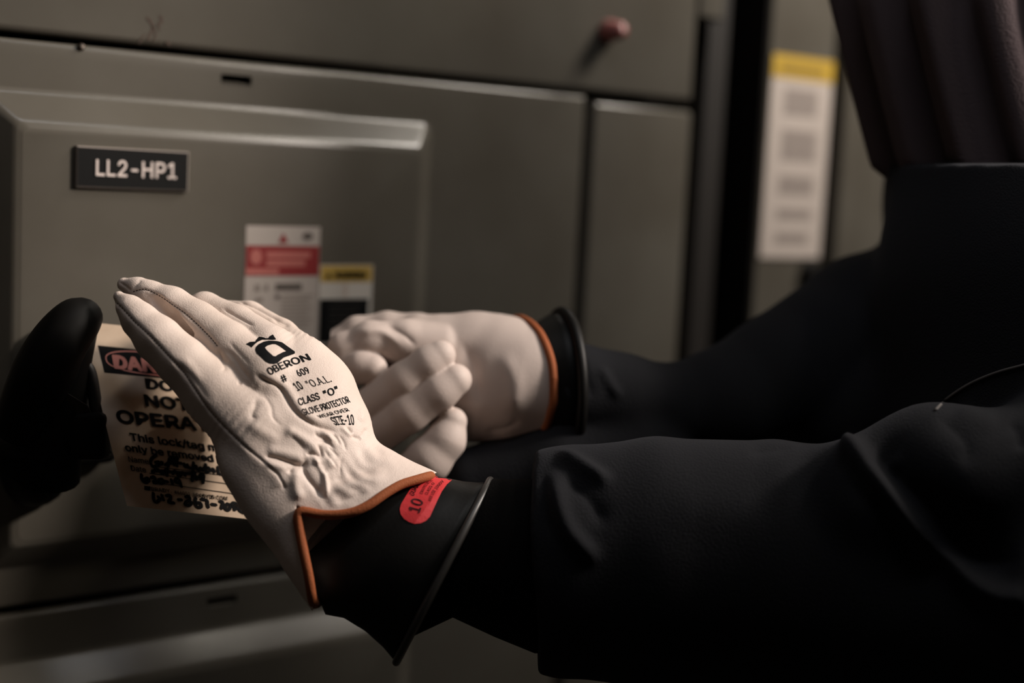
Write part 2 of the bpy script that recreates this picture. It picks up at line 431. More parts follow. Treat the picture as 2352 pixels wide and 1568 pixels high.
board = empty('switchboard', (XL, 0.3, 0.0), 'grey steel switchboard with the nameplate door, behind both gloved hands', 'electrical cabinet')
DEP = 0.55
g = Geo()
g.add(*bm_box(XL - 0.02, Xn - 0.006, 0.06, DEP, 0.0, 2.2)); g.obj('enclosure', DARKIN, board)
def cover(x0, x1, z0, z1, name='cover_panel', bev=0.004):
    g = Geo(); g.add(*bm_box(x0, x1, 0.0, 0.058, z0, z1, bev, 4)); return g.obj(name, PAINT, board, smooth=True)
def cover_slot(x0, x1, z0, z1, sx0, sx1, sz0, sz1):
    """front cover with a stamped rectangular slot"""
    t = 0.0025; bm = bmesh.new()
    xs = [x0, sx0, sx1, x1]; zs = [z0, sz0, sz1, z1]
    F = {}
    for i, x in enumerate(xs):
        for j, z in enumerate(zs): F[i, j] = bm.verts.new((x, 0, z))
    for i in range(3):
        for j in range(3):
            if (i, j) != (1, 1): bm.faces.new([F[i, j], F[i + 1, j], F[i + 1, j + 1], F[i, j + 1]])
    # rolled outer rim
    prev = [F[0, 0], F[3, 0], F[3, 3], F[0, 3]]
    border = [e for e in bm.edges if e.is_boundary]
    outer = [e for e in border if not all(v.co.x > x0 + 1e-6 and v.co.x < x1 - 1e-6 and v.co.z > z0 + 1e-6 and v.co.z < z1 - 1e-6 for v in e.verts)]
    inner = [e for e in border if e not in outer]
    r = 0.005
    cx, cz = (x0 + x1) / 2, (z0 + z1) / 2
    cur = outer
    steps = 5
    for k in range(1, steps + 1):
        a0 = (k - 1) / steps * math.pi / 2; a1 = k / steps * math.pi / 2
        res = bmesh.ops.extrude_edge_only(bm, edges=cur)
        nv = [x for x in res['geom'] if isinstance(x, bmesh.types.BMVert)]
        dn, dy = r * (math.sin(a1) - math.sin(a0)), r * (math.cos(a0) - math.cos(a1))
        for v in nv:
            on_x = (v.co.x - cx) / (x1 - cx) ; on_z = (v.co.z - cz) / (z1 - cz)
            if abs(on_x) > 0.9999: v.co.x += math.copysign(dn, on_x)
            if abs(on_z) > 0.9999: v.co.z += math.copysign(dn, on_z)
            v.co.y += dy
        cur = [x for x in res['geom'] if isinstance(x, bmesh.types.BMEdge)]
    res = bmesh.ops.extrude_edge_only(bm, edges=cur)
    for v in res['geom']:
        if isinstance(v, bmesh.types.BMVert): v.co.y = 0.05
    res = bmesh.ops.extrude_edge_only(bm, edges=inner)
    for v in res['geom']:
        if isinstance(v, bmesh.types.BMVert): v.co.y += t * 1.6
    bmesh.ops.recalc_face_normals(bm, faces=bm.faces[:])
    lz_ = sz0 + 0.36 * (sz1 - sz0)
    lip = [bm.verts.new(c) for c in ((sx0, -0.0004, sz0 - 0.0006), (sx1, -0.0004, sz0 - 0.0006), (sx1, 0.009, lz_), (sx0, 0.009, lz_))]
    bm.faces.new(lip)
    bm.verts.index_update()
    V = np.array([v.co[:] for v in bm.verts]); Fc = [[v.index for v in f.verts] for f in bm.faces]; bm.free()
    return V, Fc
slx0, slz1 = XZ(508, 169); slx1, slz0 = XZ(578, 197)
def door_shell(x0, x1, z0, z1, cham, rise):
    """pan door: flat face, rounded chamfer all round"""
    prof = [(-0.003, 0.0), (0.0, -0.0002), (0.0015, -0.0012)]
    n = 8
    for i in range(n + 1):
        t = i / n
        prof.append((0.002 + (cham - 0.004) * t, -0.0016 - (rise - 0.0032) * (t)))
    for i in range(1, 7):
        a = i / 6 * 1.0
        prof.append((cham - 0.002 + 0.005 * math.sin(a * math.pi / 2) , -rise + 0.0016 * (1 - math.sin(a * math.pi / 2)) ))
    V = []; F = []
    R0 = 0.010; ns = 6
    for ins, y in prof:
        r = max(R0 - ins * 0.3, 0.006); a0, a1, b0, b1 = x0 + ins, x1 - ins, z0 + ins, z1 - ins
        for (cx, cz, st) in ((a1 - r, b1 - r, 0), (a0 + r, b1 - r, 1), (a0 + r, b0 + r, 2), (a1 - r, b0 + r, 3)):
            for k in range(ns + 1):
                t = (st + k / ns) * math.pi / 2; V.append((cx + r * math.cos(t), y, cz + r * math.sin(t)))
    m = 4 * (ns + 1)
    for i in range(len(prof) - 1):
        for j in range(m): F.append([i * m + j, i * m + (j + 1) % m, (i + 1) * m + (j + 1) % m, (i + 1) * m + j])
    F.append([(len(prof) - 1) * m + j for j in range(m)])
    F = [f[::-1] for f in F]
    return np.array(V), F
CHAM = Zb - Zdt
units = []
for k in (1, 0, -1, -2):
    zt = Zs + k * PITCH
    x1 = Xs0 if k <= 0 else Xc0
    V, F = cover_slot(XL, x1 - 0.006, zt - PITCH + 0.009, zt - 0.006, slx0, slx1, slz0 + k * PITCH, slz1 + k * PITCH)
    c = mk('cover_panel', V, F, PAINT, board, smooth=False)
    c.data.polygons.foreach_set('use_smooth', np.ones(len(c.data.polygons), bool)); c.data.set_sharp_from_angle(angle=math.radians(35))
    if k == 1: continue
    V, F = door_shell(XdL - CHAM * 0.9, XdR + CHAM * 0.55, Zdb - CHAM + k * PITCH, Zb + k * PITCH, CHAM, -DOOR_Y)
    d = mk('door', V, F, PAINT, board, smooth=False, label='raised grey door with a bevelled rim')
    units.append(d)
    for ob in (d,):
        ob.data.polygons.foreach_set('use_smooth', np.ones(len(ob.data.polygons), bool))
        try: ob.data.set_sharp_from_angle(angle=math.radians(35))
        except Exception: pass
door = units[0]
# cover strips on the right of the doors
cover(Xs1, Xc0, 0.06, Zs - 0.006, 'side_panel')
g = Geo(); g.add(*bm_box(Xc1, Xc2, 0.022, 0.06, 0.06, 2.2, 0.003)); g.obj('corner_post', mat('dark_post', (0.014, 0.011, 0.009), 0.6), board)
cover(Xc0 + 0.001, Xc1 - 0.001, XZ(1610, 40)[1], 2.2, 'side_panel', 0.003)

# nameplate
def plate_pt(px, py): p = onY(px, py, DOOR_Y); return p[0], p[2]
nx0, nz1 = plate_pt(172, 334); nx1, _ = plate_pt(430, 346); _, nz0 = plate_pt(172, 430)
npY = DOOR_Y - 0.0032
g = Geo(); V, F = bm_box(nx0, nx1, npY, DOOR_Y, nz0, nz1); g.add(V, F, 0)
def inset_frame(x0, x1, z0, z1, y0, y1, ins):
    V = [(x0, y0, z0), (x1, y0, z0), (x1, y0, z1), (x0, y0, z1), (x0 + ins, y1, z0 + ins), (x1 - ins, y1, z0 + ins), (x1 - ins, y1, z1 - ins), (x0 + ins, y1, z1 - ins)]
    return V, [[0, 1, 5, 4], [1, 2, 6, 5], [2, 3, 7, 6], [3, 0, 4, 7]], [[4, 5, 6, 7]]
g = Geo(); g.add(V, F, 2)
fv, fr, ff = inset_frame(nx0, nx1, nz0, nz1, npY, npY - 0.0010, 0.0011)
g.add(fv, fr, 2); g.add(fv, ff, 1)
def text_plane(g, s, x0, x1, z0, cap, Y, m, bold=0.03, dx=0.0):
    V, F = text_flat(s, bold, 9)
    ly = Y - 0.00004 * (np.arange(len(V)) // max(1, len(V) // (9 if bold > 0 else 1)))
    g.add(np.stack([x0 + V[:, 0] * (x1 - x0) + dx * V[:, 1], ly, z0 + V[:, 1] * cap], 1), [f[::-1] if False else f for f in F], m)
tx0, tz0 = plate_pt(214, 402); tx1, _ = plate_pt(399, 406); _, tz1 = plate_pt(214, 365)
text_plane(g, 'LL2-HP1', tx0, tx1, tz0, tz1 - tz0, npY - 0.0016, 0, 0.014)
g.obj('nameplate', [PLATEW, PLATE, PLATEE], door, label='black engraved nameplate reading LL2-HP1')

# stickers on the door
def srect(g, px0, py0, px1, py1, m, lift, ref=(640, 600)):
    """rectangle on the door face given by its left-top and right-bottom corners as they read at the reference height"""
    x0, z1 = plate_pt(px0, py0); x1, _ = plate_pt(px1, py1); z0 = plate_pt(px0, py1)[1]
    y = DOOR_Y - lift
    g.add([(x0, y, z0), (x1, y, z0), (x1, y, z1), (x0, y, z1)], [[0, 1, 2, 3]], m)
g = Geo()
x0, z1 = plate_pt(563, 521); x1 = plate_pt(733, 520)[0]; z0 = plate_pt(563, 880)[1]
def DX(px): return plate_pt(px, 600)[0]
def DZ(py, px=640): return plate_pt(px, py)[1]
def rect(g, px0, px1, py0, py1, m, lift, pref=None):
    y = DOOR_Y - lift; pm = pref or (px0 + px1) / 2
    a, b, c, d = DX(px0), DX(px1), DZ(py1, pm), DZ(py0, pm)
    g.add([(a, y, c), (b, y, c), (b, y, d), (a, y, d)], [[0, 1, 2, 3]], m)
V, F = bm_box(DX(563), DX(733), DOOR_Y - 0.0004, DOOR_Y, DZ(880), DZ(519)); g.add(V, F, 0)
rect(g, 564, 732, 564, 633, 1, 0.0006, 640)
rect(g, 564, 640, 616, 630, 2, 0.0008, 640)
for k in range(2): rect(g, 611, 712 - 12 * k, 578 + 19 * k, 592 + 19 * k, 2, 0.0008, 640)
a = np.linspace(0, 2 * math.pi, 20, endpoint=False)
g.add(np.stack([DX(587) + 0.0052 * np.cos(a), np.full(20, DOOR_Y - 0.0009), DZ(590) + 0.0062 * np.sin(a)], 1), [list(range(20))], 2)
g.add([(DX(637), DOOR_Y - 0.0008, DZ(557)), (DX(660), DOOR_Y - 0.0008, DZ(557)), (DX(648), DOOR_Y - 0.0008, DZ(535))], [[0, 1, 2]], 1)
g.add(np.stack([DX(704) + 0.0050 * np.cos(a), np.full(20, DOOR_Y - 0.0008), DZ(541) + 0.0032 * np.sin(a)], 1), [list(range(20))], 3)
rect(g, 634, 694, 651, 666, 3, 0.0008, 640)
rect(g, 586, 598, 653, 668, 4, 0.0008, 640); rect(g, 609, 617, 652, 667, 4, 0.0008, 640)
rect(g, 634, 644, 676, 686, 3, 0.0008, 640); rect(g, 588, 606, 682, 692, 4, 0.0008, 640)
for k in range(9): rect(g, 648, 722 - (k % 3) * 7, 678 + k * 9, 680.5 + k * 9, 4, 0.0008, 640)
g.obj('warning_label', [WHITEP, REDP, PINKP, GREYP, mat('faint_print', (0.22, 0.185, 0.16), 0.6)], door, label='white warning sticker with a red band')
g = Geo()
V, F = bm_box(DX(735), DX(857), DOOR_Y - 0.0004, DOOR_Y, DZ(790, 800), DZ(608, 800)); g.add(V, F, 0)
rect(g, 737, 855, 610, 647, 1, 0.0006, 800)
text_plane(g, 'WARNING', DX(768), DX(842), DZ(638, 800), DZ(622, 800) - DZ(638, 800), DOOR_Y - 0.0008, 2, 0.03)
g.add([(DX(748), DOOR_Y - 0.0008, DZ(639, 800)), (DX(762), DOOR_Y - 0.0008, DZ(639, 800)), (DX(755), DOOR_Y - 0.0008, DZ(624, 800))], [[0, 1, 2]], 2)
rect(g, 789, 800, 650, 680, 3, 0.0007, 800)
rect(g, 737, 849, 686, 785, 2, 0.0007, 800)
for k in range(5): rect(g, 758, 835 - 8 * (k % 2), 700 + k * 14, 703 + k * 14, 4, 0.0009, 800)
g.obj('caution_label', [mat('white_sticker', (0.55, 0.51, 0.46), 0.5), YELP, INK, mat('beige_print', (0.5, 0.42, 0.36), 0.6), mat('dim_print', (0.03, 0.027, 0.024), 0.6)], door, label='small sticker with a yellow header and black box')

# small hardware and rust on the middle and upper units
g = Geo()
p = onY(186, 108, 0.0); g.add(*lathe((p[0], 0.0008, p[2]), (0, -1, 0), [(0, 0.0028), (0.002, 0.0028), (0.003, 0.002), (0.0032, 0.0)], 16))
g.obj('screw', mat('dark_steel', (0.06, 0.045, 0.035), 0.4, metal=0.6), board, smooth=True)
p = onY(1394, 72, 0.0)
g = Geo(); g.add(*lathe((p[0], 0.0, p[2]), (0, -1, 0), [(0, 0.011), (0.006, 0.011), (0.010, 0.0095), (0.016, 0.009), (0.0215, 0.0075), (0.024, 0.004), (0.0245, 0.0)], 28))
g.obj('pilot_light', REDKNOB, board, smooth=True, label='small dull red knob')
g = Geo()
for pts, w in ((([338, 40], [348, 52], [352, 66], [344, 80], [340, 92]), 5), (([368, 36], [372, 48], [366, 56]), 5), (([320, 100], [326, 88], [333, 78]), 3), (([384, 96], [390, 103]), 6), (([352, 60], [358, 78], [352, 95]), 3), (([363, 52], [367, 70]), 2.5)):
    V, F = ribbon(smooth_path(pts, 20) if len(pts) > 2 else pts, w)
    g.add(np.array([onY(v[0], v[1], -0.0004) for v in V]), F, 0)
g.obj('rust_mark', RUST, board, label='rusty drip marks')

# operating handle of the switch, lower left
hl = Geo()
def hp(px, py, d): return at(px, py, d)
hand_path = smooth_path([hp(52, 985, 0.985), hp(84, 895, 0.97), hp(128, 800, 0.965), hp(172, 742, 0.97), hp(205, 722, 0.985)], 30)
V, F = tube(hand_path, np.interp(np.linspace(0, 1, len(hand_path)), [0, 0.35, 0.8, 1], [0.020, 0.021, 0.0165, 0.0105]), 18); hl.add(V, F)
_lp = smooth_path([hp(186, 745, 0.99), hp(160, 830, 0.985), hp(140, 920, 0.985), hp(120, 1010, 0.99), hp(105, 1090, 1.0)], 20); hl.add(*tube(_lp, np.linspace(0.012, 0.024, len(_lp)), 18))
hl.add(*tube(smooth_path([hp(60, 1000, 0.99), hp(70, 1040, 1.0), hp(80, 1080, 1.02), hp(80, 1090, 1.06)], 16), 0.024, 18))
hb = bm_box(XZ(70, 900, DOOR_Y)[0], XZ(262, 900, DOOR_Y)[0], DOOR_Y - 0.022, DOOR_Y + 0.004, XZ(170, 1062, DOOR_Y)[1], XZ(170, 742, DOOR_Y)[1], 0.011, 5)
hl.add(*hb)
hl.obj('switch_handle', BLACKP, board, smooth=True, label='black switch lever')
g = Geo()
bp = [hp(52, 948, 0.965), hp(84, 886, 0.962), hp(104, 882, 0.962), hp(132, 889, 0.964), hp(200, 931, 0.975)]
back = [b + R @ np.array([0.012, -0.035, -0.02]) for b in bp]
V = np.array(bp + back + [b + R @ np.array([0.0, 0.0, -0.0016]) for b in bp] + [b + R @ np.array([0, 0, -0.0016]) for b in back]); n = len(bp)
F = [[i, i + 1, n + i + 1, n + i] for i in range(n - 1)] + [[2 * n + i, 3 * n + i, 3 * n + i + 1, 2 * n + i + 1] for i in range(n - 1)] + [[i, 2 * n + i, 2 * n + i + 1, i + 1] for i in range(n - 1)]
F += [[0, n, 3 * n, 2 * n], [n - 1, 3 * n - 1, 4 * n - 1, 2 * n - 1]]
g.add(V, F); g.obj('handle_bracket', mat('dark_bracket', (0.03, 0.024, 0.02), 0.35, metal=0.5), board, label='dark bent bracket')

# neighbouring cabinet with the instruction sheet
nb = empty('control_cabinet', (Xn + 0.3, 0.3, 0.0), 'grey cabinet past the dark gap carrying the yellow-topped instruction sheet', 'electrical cabinet')
xa = XZ(1902, 350)[0]; xb = XZ(1916, 350)[0]; xcw = XZ(1975, 300)[0]
g = Geo(); g.add(*bm_box(Xn, Xn + 1.3, 0.012, 0.55, 0.05, 2.2, 0.004)); g.obj('body', PAINT, nb, smooth=False)
g = Geo(); g.add(*bm_box(Xn + 0.002, xa, 0.0, 0.012, 0.08, 2.15, 0.003)); dn = g.obj('door', PAINT, nb)
g = Geo(); g.add(*bm_box(xb, xcw, -0.012, 0.012, 0.08, 2.15, 0.005)); g.obj('door_post', PAINT, nb)
g = Geo(); g.add(*bm_box(xcw + 0.012, Xn + 1.29, 0.0, 0.012, 0.08, 2.15, 0.003)); g.obj('door', PAINT, nb)
g = Geo()
sx0 = XZ(1760, 350)[0]; sx1 = XZ(1898, 350)[0]
def SZ(py): return XZ(1830, py)[1]
V, F = bm_box(sx0, sx1, -0.0012, 0.0, SZ(592), SZ(130)); g.add(V, F, 0)
def srow(a, b, c, d, m, l=0.0016): g.add([(sx0 + a * (sx1 - sx0), -l, SZ(d)), (sx0 + b * (sx1 - sx0), -l, SZ(d)), (sx0 + b * (sx1 - sx0), -l, SZ(c)), (sx0 + a * (sx1 - sx0), -l, SZ(c))], [[0, 1, 2, 3]], m)
srow(0, 1, 130, 182, 1)
srow(0.12, 0.85, 148, 168, 3, 0.002)
for blk0, blk1 in ((205, 262), (300, 365), (405, 450), (480, 500), (535, 560)):
    y = blk0
    while y < blk1: srow(0.22, 0.80 - 0.1 * (int(y) % 3) * 0.3, y, y + 5.5, 2); y += 9
g.obj('instruction_sheet', [mat('sheet_paper', (0.50, 0.43, 0.385), 0.6), mat('sheet_yellow', (0.52, 0.33, 0.035), 0.6), mat('sheet_text', (0.30, 0.25, 0.225), 0.6), mat('sheet_dark', (0.30, 0.19, 0.03), 0.6)], dn, label='instruction sheet with a yellow header')
g = Geo(); g.add(*bm_box(Xn - 0.003, Xn + 0.001, 0.002, 0.55, 0.05, 2.2)); g.obj('gap_shade_sheet', DARKIN, nb)  # black sheet added over the side so the gap looks shaded
p = onY(1852, 622, 0.0); g = Geo(); g.add(*lathe((p[0], 0.0, p[2]), (0, -1, 0), [(0, 0.012), (0.008, 0.012), (0.010, 0.009), (0.0102, 0)], 20)); g.obj('latch', BLACKP, dn, smooth=True)

# ------------------------------------------------------------------ lockout tag
TB = p2q(291, 1163, -75)                                    # lower left corner
def tagw(u, v, lift=0.0):
    """u px to the right along the print, v px down from the top"""
    q = p2q(0, 0, 0)
    z = -58 - 0.42 * u - 0.42 * (430 - v)
    bow = 10 * math.sin(max(min(v / 430, 1), 0) * math.pi) 
    px = 192 + u + 0.232 * v + (-bow * 0.5); py = 738 + 0.108 * u + v * 0.985
    return px, py, z + bow * 0.3 + lift
def tagP(UV, lift=0.0): return q2w(np.array([p2q(*tagw(a, b, lift)) for a, b in UV]))
tag = empty('lockout_tag', tagP([(130, 0)])[0], 'cream DO NOT OPERATE lockout tag held under the nearer white glove', 'tag')
TWD = 292
out = [(0, 33), (34, 0), (TWD - 34, 0), (TWD, 33), (TWD, 430), (0, 430)]
hole = [(TWD / 2 + 12 * math.cos(t), 26 + 12 * math.sin(t)) for t in np.linspace(0, 2 * math.pi, 16, endpoint=False)]
V, F = poly_flat(out, hole, 22)
g = Geo(); A = tagP(V, 0.6); B = tagP(V, -0.6); n = len(V)
g.add(A, F); g.add(B, [f[::-1] for f in F])
cnt = {}
for f in F:
    for i in range(3): e = (f[i], f[(i + 1) % 3]); cnt[e] = 1
side = [[a, b, b + n, a + n] for (a, b) in cnt if (b, a) not in cnt]
g.add(np.concatenate([A, B]), side)
g.obj('card', TAGM, tag, smooth=False)
# where a photograph px lies on the tag
def uv(px, py):
    v = (py - 738) / 0.985; u = px - 192 - 0.232 * v
    for _ in range(8):
        a, b, _z = tagw(u, v); u += px - a; v += (py - b) / 0.985
    return u, v
pr = Geo()
def tag_text(s, p0, p1, cap, bold, m=0):
    a, b = np.array(uv(*p0)), np.array(uv(*p1)); V, F = text_flat(s, bold, 0.5)
    d = (b - a); up = np.array([0.02, -1.0]) * cap
    UV = a + V[:, :1] * d + V[:, 1:] * up
    nb_ = max(1, len(V) // (9 if bold > 0 else 1))
    pr.add(np.concatenate([tagP(UV[i:i + nb_], 2.2 + 0.12 * (i // nb_)) for i in range(0, len(V), nb_)]), [f[::-1] for f in F], m)
def tag_poly(pts, m, lift=1.4, hole=None):
    V, F = poly_flat([uv(*p) for p in pts], None if hole is None else [uv(*p) for p in hole], 25); pr.add(tagP(V, lift), F, m)
tag_poly([(225, 793), (478, 818), (492, 880), (240, 855)], 0)
def oval(cx, cy, rx, ry, sl, n=40):
    t = np.linspace(0, 2 * math.pi, n, endpoint=False); c, s = np.cos(t), np.sin(t)
    x = np.sign(c) * np.abs(c) ** 0.75 * rx; y = np.sign(s) * np.abs(s) ** 0.8 * ry
    return [(cx + a + 0.2 * b, cy + a * sl + b) for a, b in zip(x, y)]
tag_poly(oval(358, 836, 116, 27, 0.10), 1, 1.7, oval(358, 836, 113, 24, 0.10))
tag_text('DANGER', (262, 844), (458, 865), 31, 0.045, 1)
tag_text('DO', (336, 891), (402, 898), 24, 0.03)
tag_text('NOT', (334, 931), (440, 942), 27, 0.03)
tag_text('OPERATE', (270, 969), (520, 994), 30, 0.03)
zz = lambda x, y: (270 + x * 0.14665, 980 + y * 0.14665)
tag_text('This lock/tag must', zz(205, 210), zz(1880, 420), 18, 0.028)
tag_text('only be removed by:', zz(125, 372), zz(1820, 585), 17, 0.028)
tag_text('Name', zz(180, 545), zz(490, 580), 13, 0.004)
tag_text('Date', zz(215, 685), zz(455, 715), 13, 0.004)
for a, b in ((zz(520, 610), zz(1900, 790)), (zz(500, 725), zz(1950, 920)), (zz(720, 890), zz(2060, 1080))):
    V, F = ribbon([uv(*a), uv(*((np.array(a) + np.array(b)) / 2)), uv(*b)], 1.8); pr.add(tagP(V, 2), F, 0)
tag_text('BRADY.', zz(535, 1000), zz(850, 1035), 9, 0.004); tag_text('#66051', zz(895, 1045), zz(1145, 1075), 8, 0.004); tag_text('BRADYID.COM', zz(1195, 1090), zz(1735, 1150), 9, 0.004)
tag_poly([zz(420, 920), zz(515, 932), zz(515, 998), zz(420, 985)], 0, 2)
pr.obj('print', [INK, TAGRED], tag)
pr = Geo()
def stroke(pts, w=7.5):
    V, F = ribbon(smooth_path([uv(*zz(*p)) for p in pts], 26), w); pr.add(tagP(V, 2.8), F, 0)
for s in ([(610, 440), (540, 490), (515, 560), (560, 620), (640, 590), (650, 545), (590, 560)], [(540, 620), (600, 615), (680, 570), (700, 540), (690, 590)],
          [(740, 600), (800, 560), (860, 490), (840, 470), (810, 520), (790, 620)], [(880, 600), (900, 500), (940, 480), (920, 560), (930, 620)], [(800, 570), (900, 560), (1010, 570)],
          [(1045, 570), (1050, 620), (1085, 620), (1090, 580), (1110, 640), (1150, 640)], [(1190, 550), (1180, 680)], [(1180, 650), (1230, 610), (1240, 670)], [(1260, 680), (1310, 640), (1330, 690)], [(1380, 580), (1385, 700), (1420, 700)],
          [(1350, 640), (1440, 640)], [(1450, 690), (1500, 660), (1520, 710)], [(1580, 620), (1590, 720), (1640, 740)],
          [(540, 690), (700, 690), (900, 710), (1160, 730), (1220, 720)], [(540, 720), (620, 660), (700, 730), (780, 650), (770, 770)], [(860, 740), (900, 690), (960, 770), (1020, 710), (1060, 770)], [(1180, 690), (1165, 850)], [(1165, 780), (1230, 770), (1230, 830)], [(1330, 810), (1280, 790), (1310, 740), (1350, 760), (1335, 880)],
          [(375, 740), (380, 820), (430, 870), (490, 840), (470, 800), (410, 830)], [(520, 800), (570, 780), (590, 830), (560, 870), (640, 870)], [(640, 830), (700, 820), (720, 870), (660, 880), (640, 830)], [(740, 850), (790, 860)], [(840, 820), (860, 900)], [(960, 880), (905, 860), (920, 810), (965, 830), (1000, 940)],
          [(560, 1030), (565, 1130), (600, 1180), (660, 1130), (630, 1090)], [(690, 1060), (720, 1150)], [(760, 1080), (820, 1070), (830, 1120), (800, 1180), (890, 1190)], [(945, 1140), (1010, 1140)],
          [(1060, 1100), (1120, 1090), (1130, 1140), (1070, 1180), (1060, 1220), (1130, 1225), (1160, 1180), (1100, 1150)], [(1230, 1110), (1215, 1180), (1250, 1250), (1310, 1250), (1300, 1190), (1230, 1190)], [(1310, 1130), (1400, 1150), (1410, 1210), (1425, 1260)], [(1475, 1210), (1550, 1220)],
          [(1600, 1165), (1650, 1180), (1630, 1280)], [(1700, 1220), (1690, 1280), (1740, 1300), (1770, 1230), (1710, 1200)], [(1880, 1200), (1810, 1190), (1800, 1240), (1860, 1260), (1830, 1300)], [(1880, 1210), (1930, 1240), (1910, 1300), (1980, 1345)]):
    stroke(s)
pr.obj('handwriting', INK, tag)
# padlock that carries the tag
pl = empty('padlock', hp(222, 960, 0.99), 'black padlock under the switch lever, left of the cream tag', 'padlock')
g = Geo(); c = p2q(206, 1000, -150)
V, F = bm_box(-1, 1, -1, 1, -1, 1, 0.35, 4); V = V * np.array([44, 56, 30]); g.add(q2w(V + c), [f for f in F]); g.obj('lock_body', BLACKP, pl, smooth=True)
g = Geo(); sp = [p2q(x, y, -160) for x, y in ((182, 965), (178, 900), (176, 860), (188, 838), (204, 850), (214, 890), (224, 965))]
g.add(*tube(q2w(smooth_path(sp, 40)), 0.0045, 12)); g.obj('shackle', mat('dark_shackle', (0.012, 0.010, 0.009), 0.5, metal=0.3), pl, smooth=True)

# ------------------------------------------------------------------ the person
man = empty('person', q2w(p2q(2500, 1200, -400)), 'person in dark work jacket and hood reaching left in white leather gloves', 'person')

# --- nearer leather glove
AX = np.array([0.748, 0.666, 0.0]); VX = np.array([-0.666, 0.748, 0.0]); ORG = np.array([1000.0, 1080.0])
def tv(t, v): return ORG + AX[:2] * t + VX[:2] * v
def section(t, vt, vb, rn, th, dz):
    c = tv(t, (vt + vb) / 2); h = (vb - vt) / 2; th = math.radians(th)
    a = math.sqrt(max(h * h - (rn * math.sin(th)) ** 2, 1)) / math.cos(th)
    w = np.array([VX[0] * math.cos(th), VX[1] * math.cos(th), math.sin(th)]); n = np.array([-VX[0] * math.sin(th), -VX[1] * math.sin(th), math.cos(th)])
    k = (D0 - dz * S) / D0
    return (p2q(c[0], c[1], dz), a * k, rn * k, w, n)
SECS = [(-520, 95, 250, 44, 26, -2), (-470, 10, 264, 52, 26, -4), (-430, -26, 270, 58, 26, -6), (-360, -40, 316, 68, 26, 0), (-300, -33, 337, 74, 26, 0), (-250, -9, 354, 76, 26, 0), (-200, 12, 364, 78, 26, 0), (-150, 43, 375, 82, 25, 0), (-100, 36, 390, 100, 24, 0), (-50, 24, 403, 118, 23, 0), (0, 8, 415, 132, 22, 0), (40, 0, 424, 140, 22, 0)]
F = Field((-960, -190, -300), (-140, 660, 260), 2.8)
_tt = [s[0] for s in SECS]; _sm = smooth_path(np.array(SECS, float), 48)
ell_chain(F, [section(*s) for s in _sm], 0, cap=16.0, along=AX)
def fin(pts): return [(p2q(x, y, z), r * (D0 - z * S) / D0) for x, y, r, z in pts]
FING = [
    [(273, 681, 13, 2), (299, 708, 30, 6), (320, 734, 41, 12), (363, 778, 53, 25), (420, 832, 58, 36), (490, 898, 70, 30), (580, 980, 80, 24)],
    [(285, 653, 16, -100), (316, 665, 28, -96), (342, 681, 37, -90), (392, 705, 47, -78), (450, 745, 54, -62), (520, 800, 62, -26), (600, 860, 72, -2)],
    [(420, 722, 28, -185), (470, 712, 41, -150), (540, 749, 49, -112), (610, 802, 60, -50)],
    [(455, 765, 30, -280), (500, 724, 36, -235), (570, 734, 42, -190), (640, 779, 48, -140), (690, 832, 58, -84)],
    [(480, 900, 36, -210), (540, 940, 44, -180), (640, 970, 55, -120), (710, 980, 60, -60)]]
H = F.sub()
for f in FING:
    G = F.sub(); cone_chain(G, fin(f), 10); H.D = smin(H.D, G.D, 3)
F.D = smin(F.D, H.D, 26); del H
for line in ([(330, 672, -38), (360, 692, -34), (402, 728, -26), (448, 768, -10), (488, 794, 8)],):
    G = F.sub(); cone_chain(G, fin([(x, y, r_, z) for (x, y, z), r_ in zip(line, (11, 13, 14, 12, 6))]), 8); F.D = -smin(-F.D, G.D, 5)
# hem of the gauntlet: scalloped on the near side, notched at the side seam
HV = [-200, 0, 76, 117, 159, 195, 223, 247, 265, 273, 297, 341, 372, 426, 700]; HT = [8, 8, -40, -53, -62, -77, -99, -125, -152, -186, -160, -103, -60, 4, 10]
sl, X, Y, Z = F.block(F.lo, F.lo + F.h * F.n)
kz = (D0 - Z * S) / D0
PX = X / kz + CX - ORG[0]; PY = Y / kz + CY - ORG[1]
T = AX[0] * PX + AX[1] * PY; Vv = VX[0] * PX + VX[1] * PY
zc = (Vv - 215) * math.tan(math.radians(22))
hem = np.where(Z > zc - 30, np.interp(Vv, HV, HT), np.interp(Vv, [-200, 700], [0, 4])).astype(np.float32)
G = F.sub(); ell_chain(G, [section(t, vt + 10, vb - 10, rn - 11, th, dz) for t, vt, vb, rn, th, dz in SECS[8:]], 0, cap=14.0, along=AX)
F.D = np.maximum(np.maximum(F.D, (T - hem).astype(np.float32)), -G.D); del G, PX, PY, T, Vv, zc, hem, kz
GV, GF = surface(F); GV = smooth_mesh(GV, GF, 2); N = normals(GV, GF); del F
z1 = lambda *p: [(180 + x * 0.3061, 600 + y * 0.3061) for x, y in p]
c5 = lambda *p: [(560 + x * 0.1913, 900 + y * 0.1913) for x, y in p]
c4 = lambda *p: [(540 + x * 0.1595, 750 + y * 0.1595) for x, y in p]
SEAM = [(260, 688), (281, 707), (309, 738), (345, 771), (379, 808), (419, 851), (449, 894), (486, 946), (532, 995), (578, 1038), (638, 1090), (655, 1125)]
RSEAM = [(302, 671), (333, 664), (364, 678), (394, 698), (425, 719), (456, 747), (486, 778), (500, 796)]
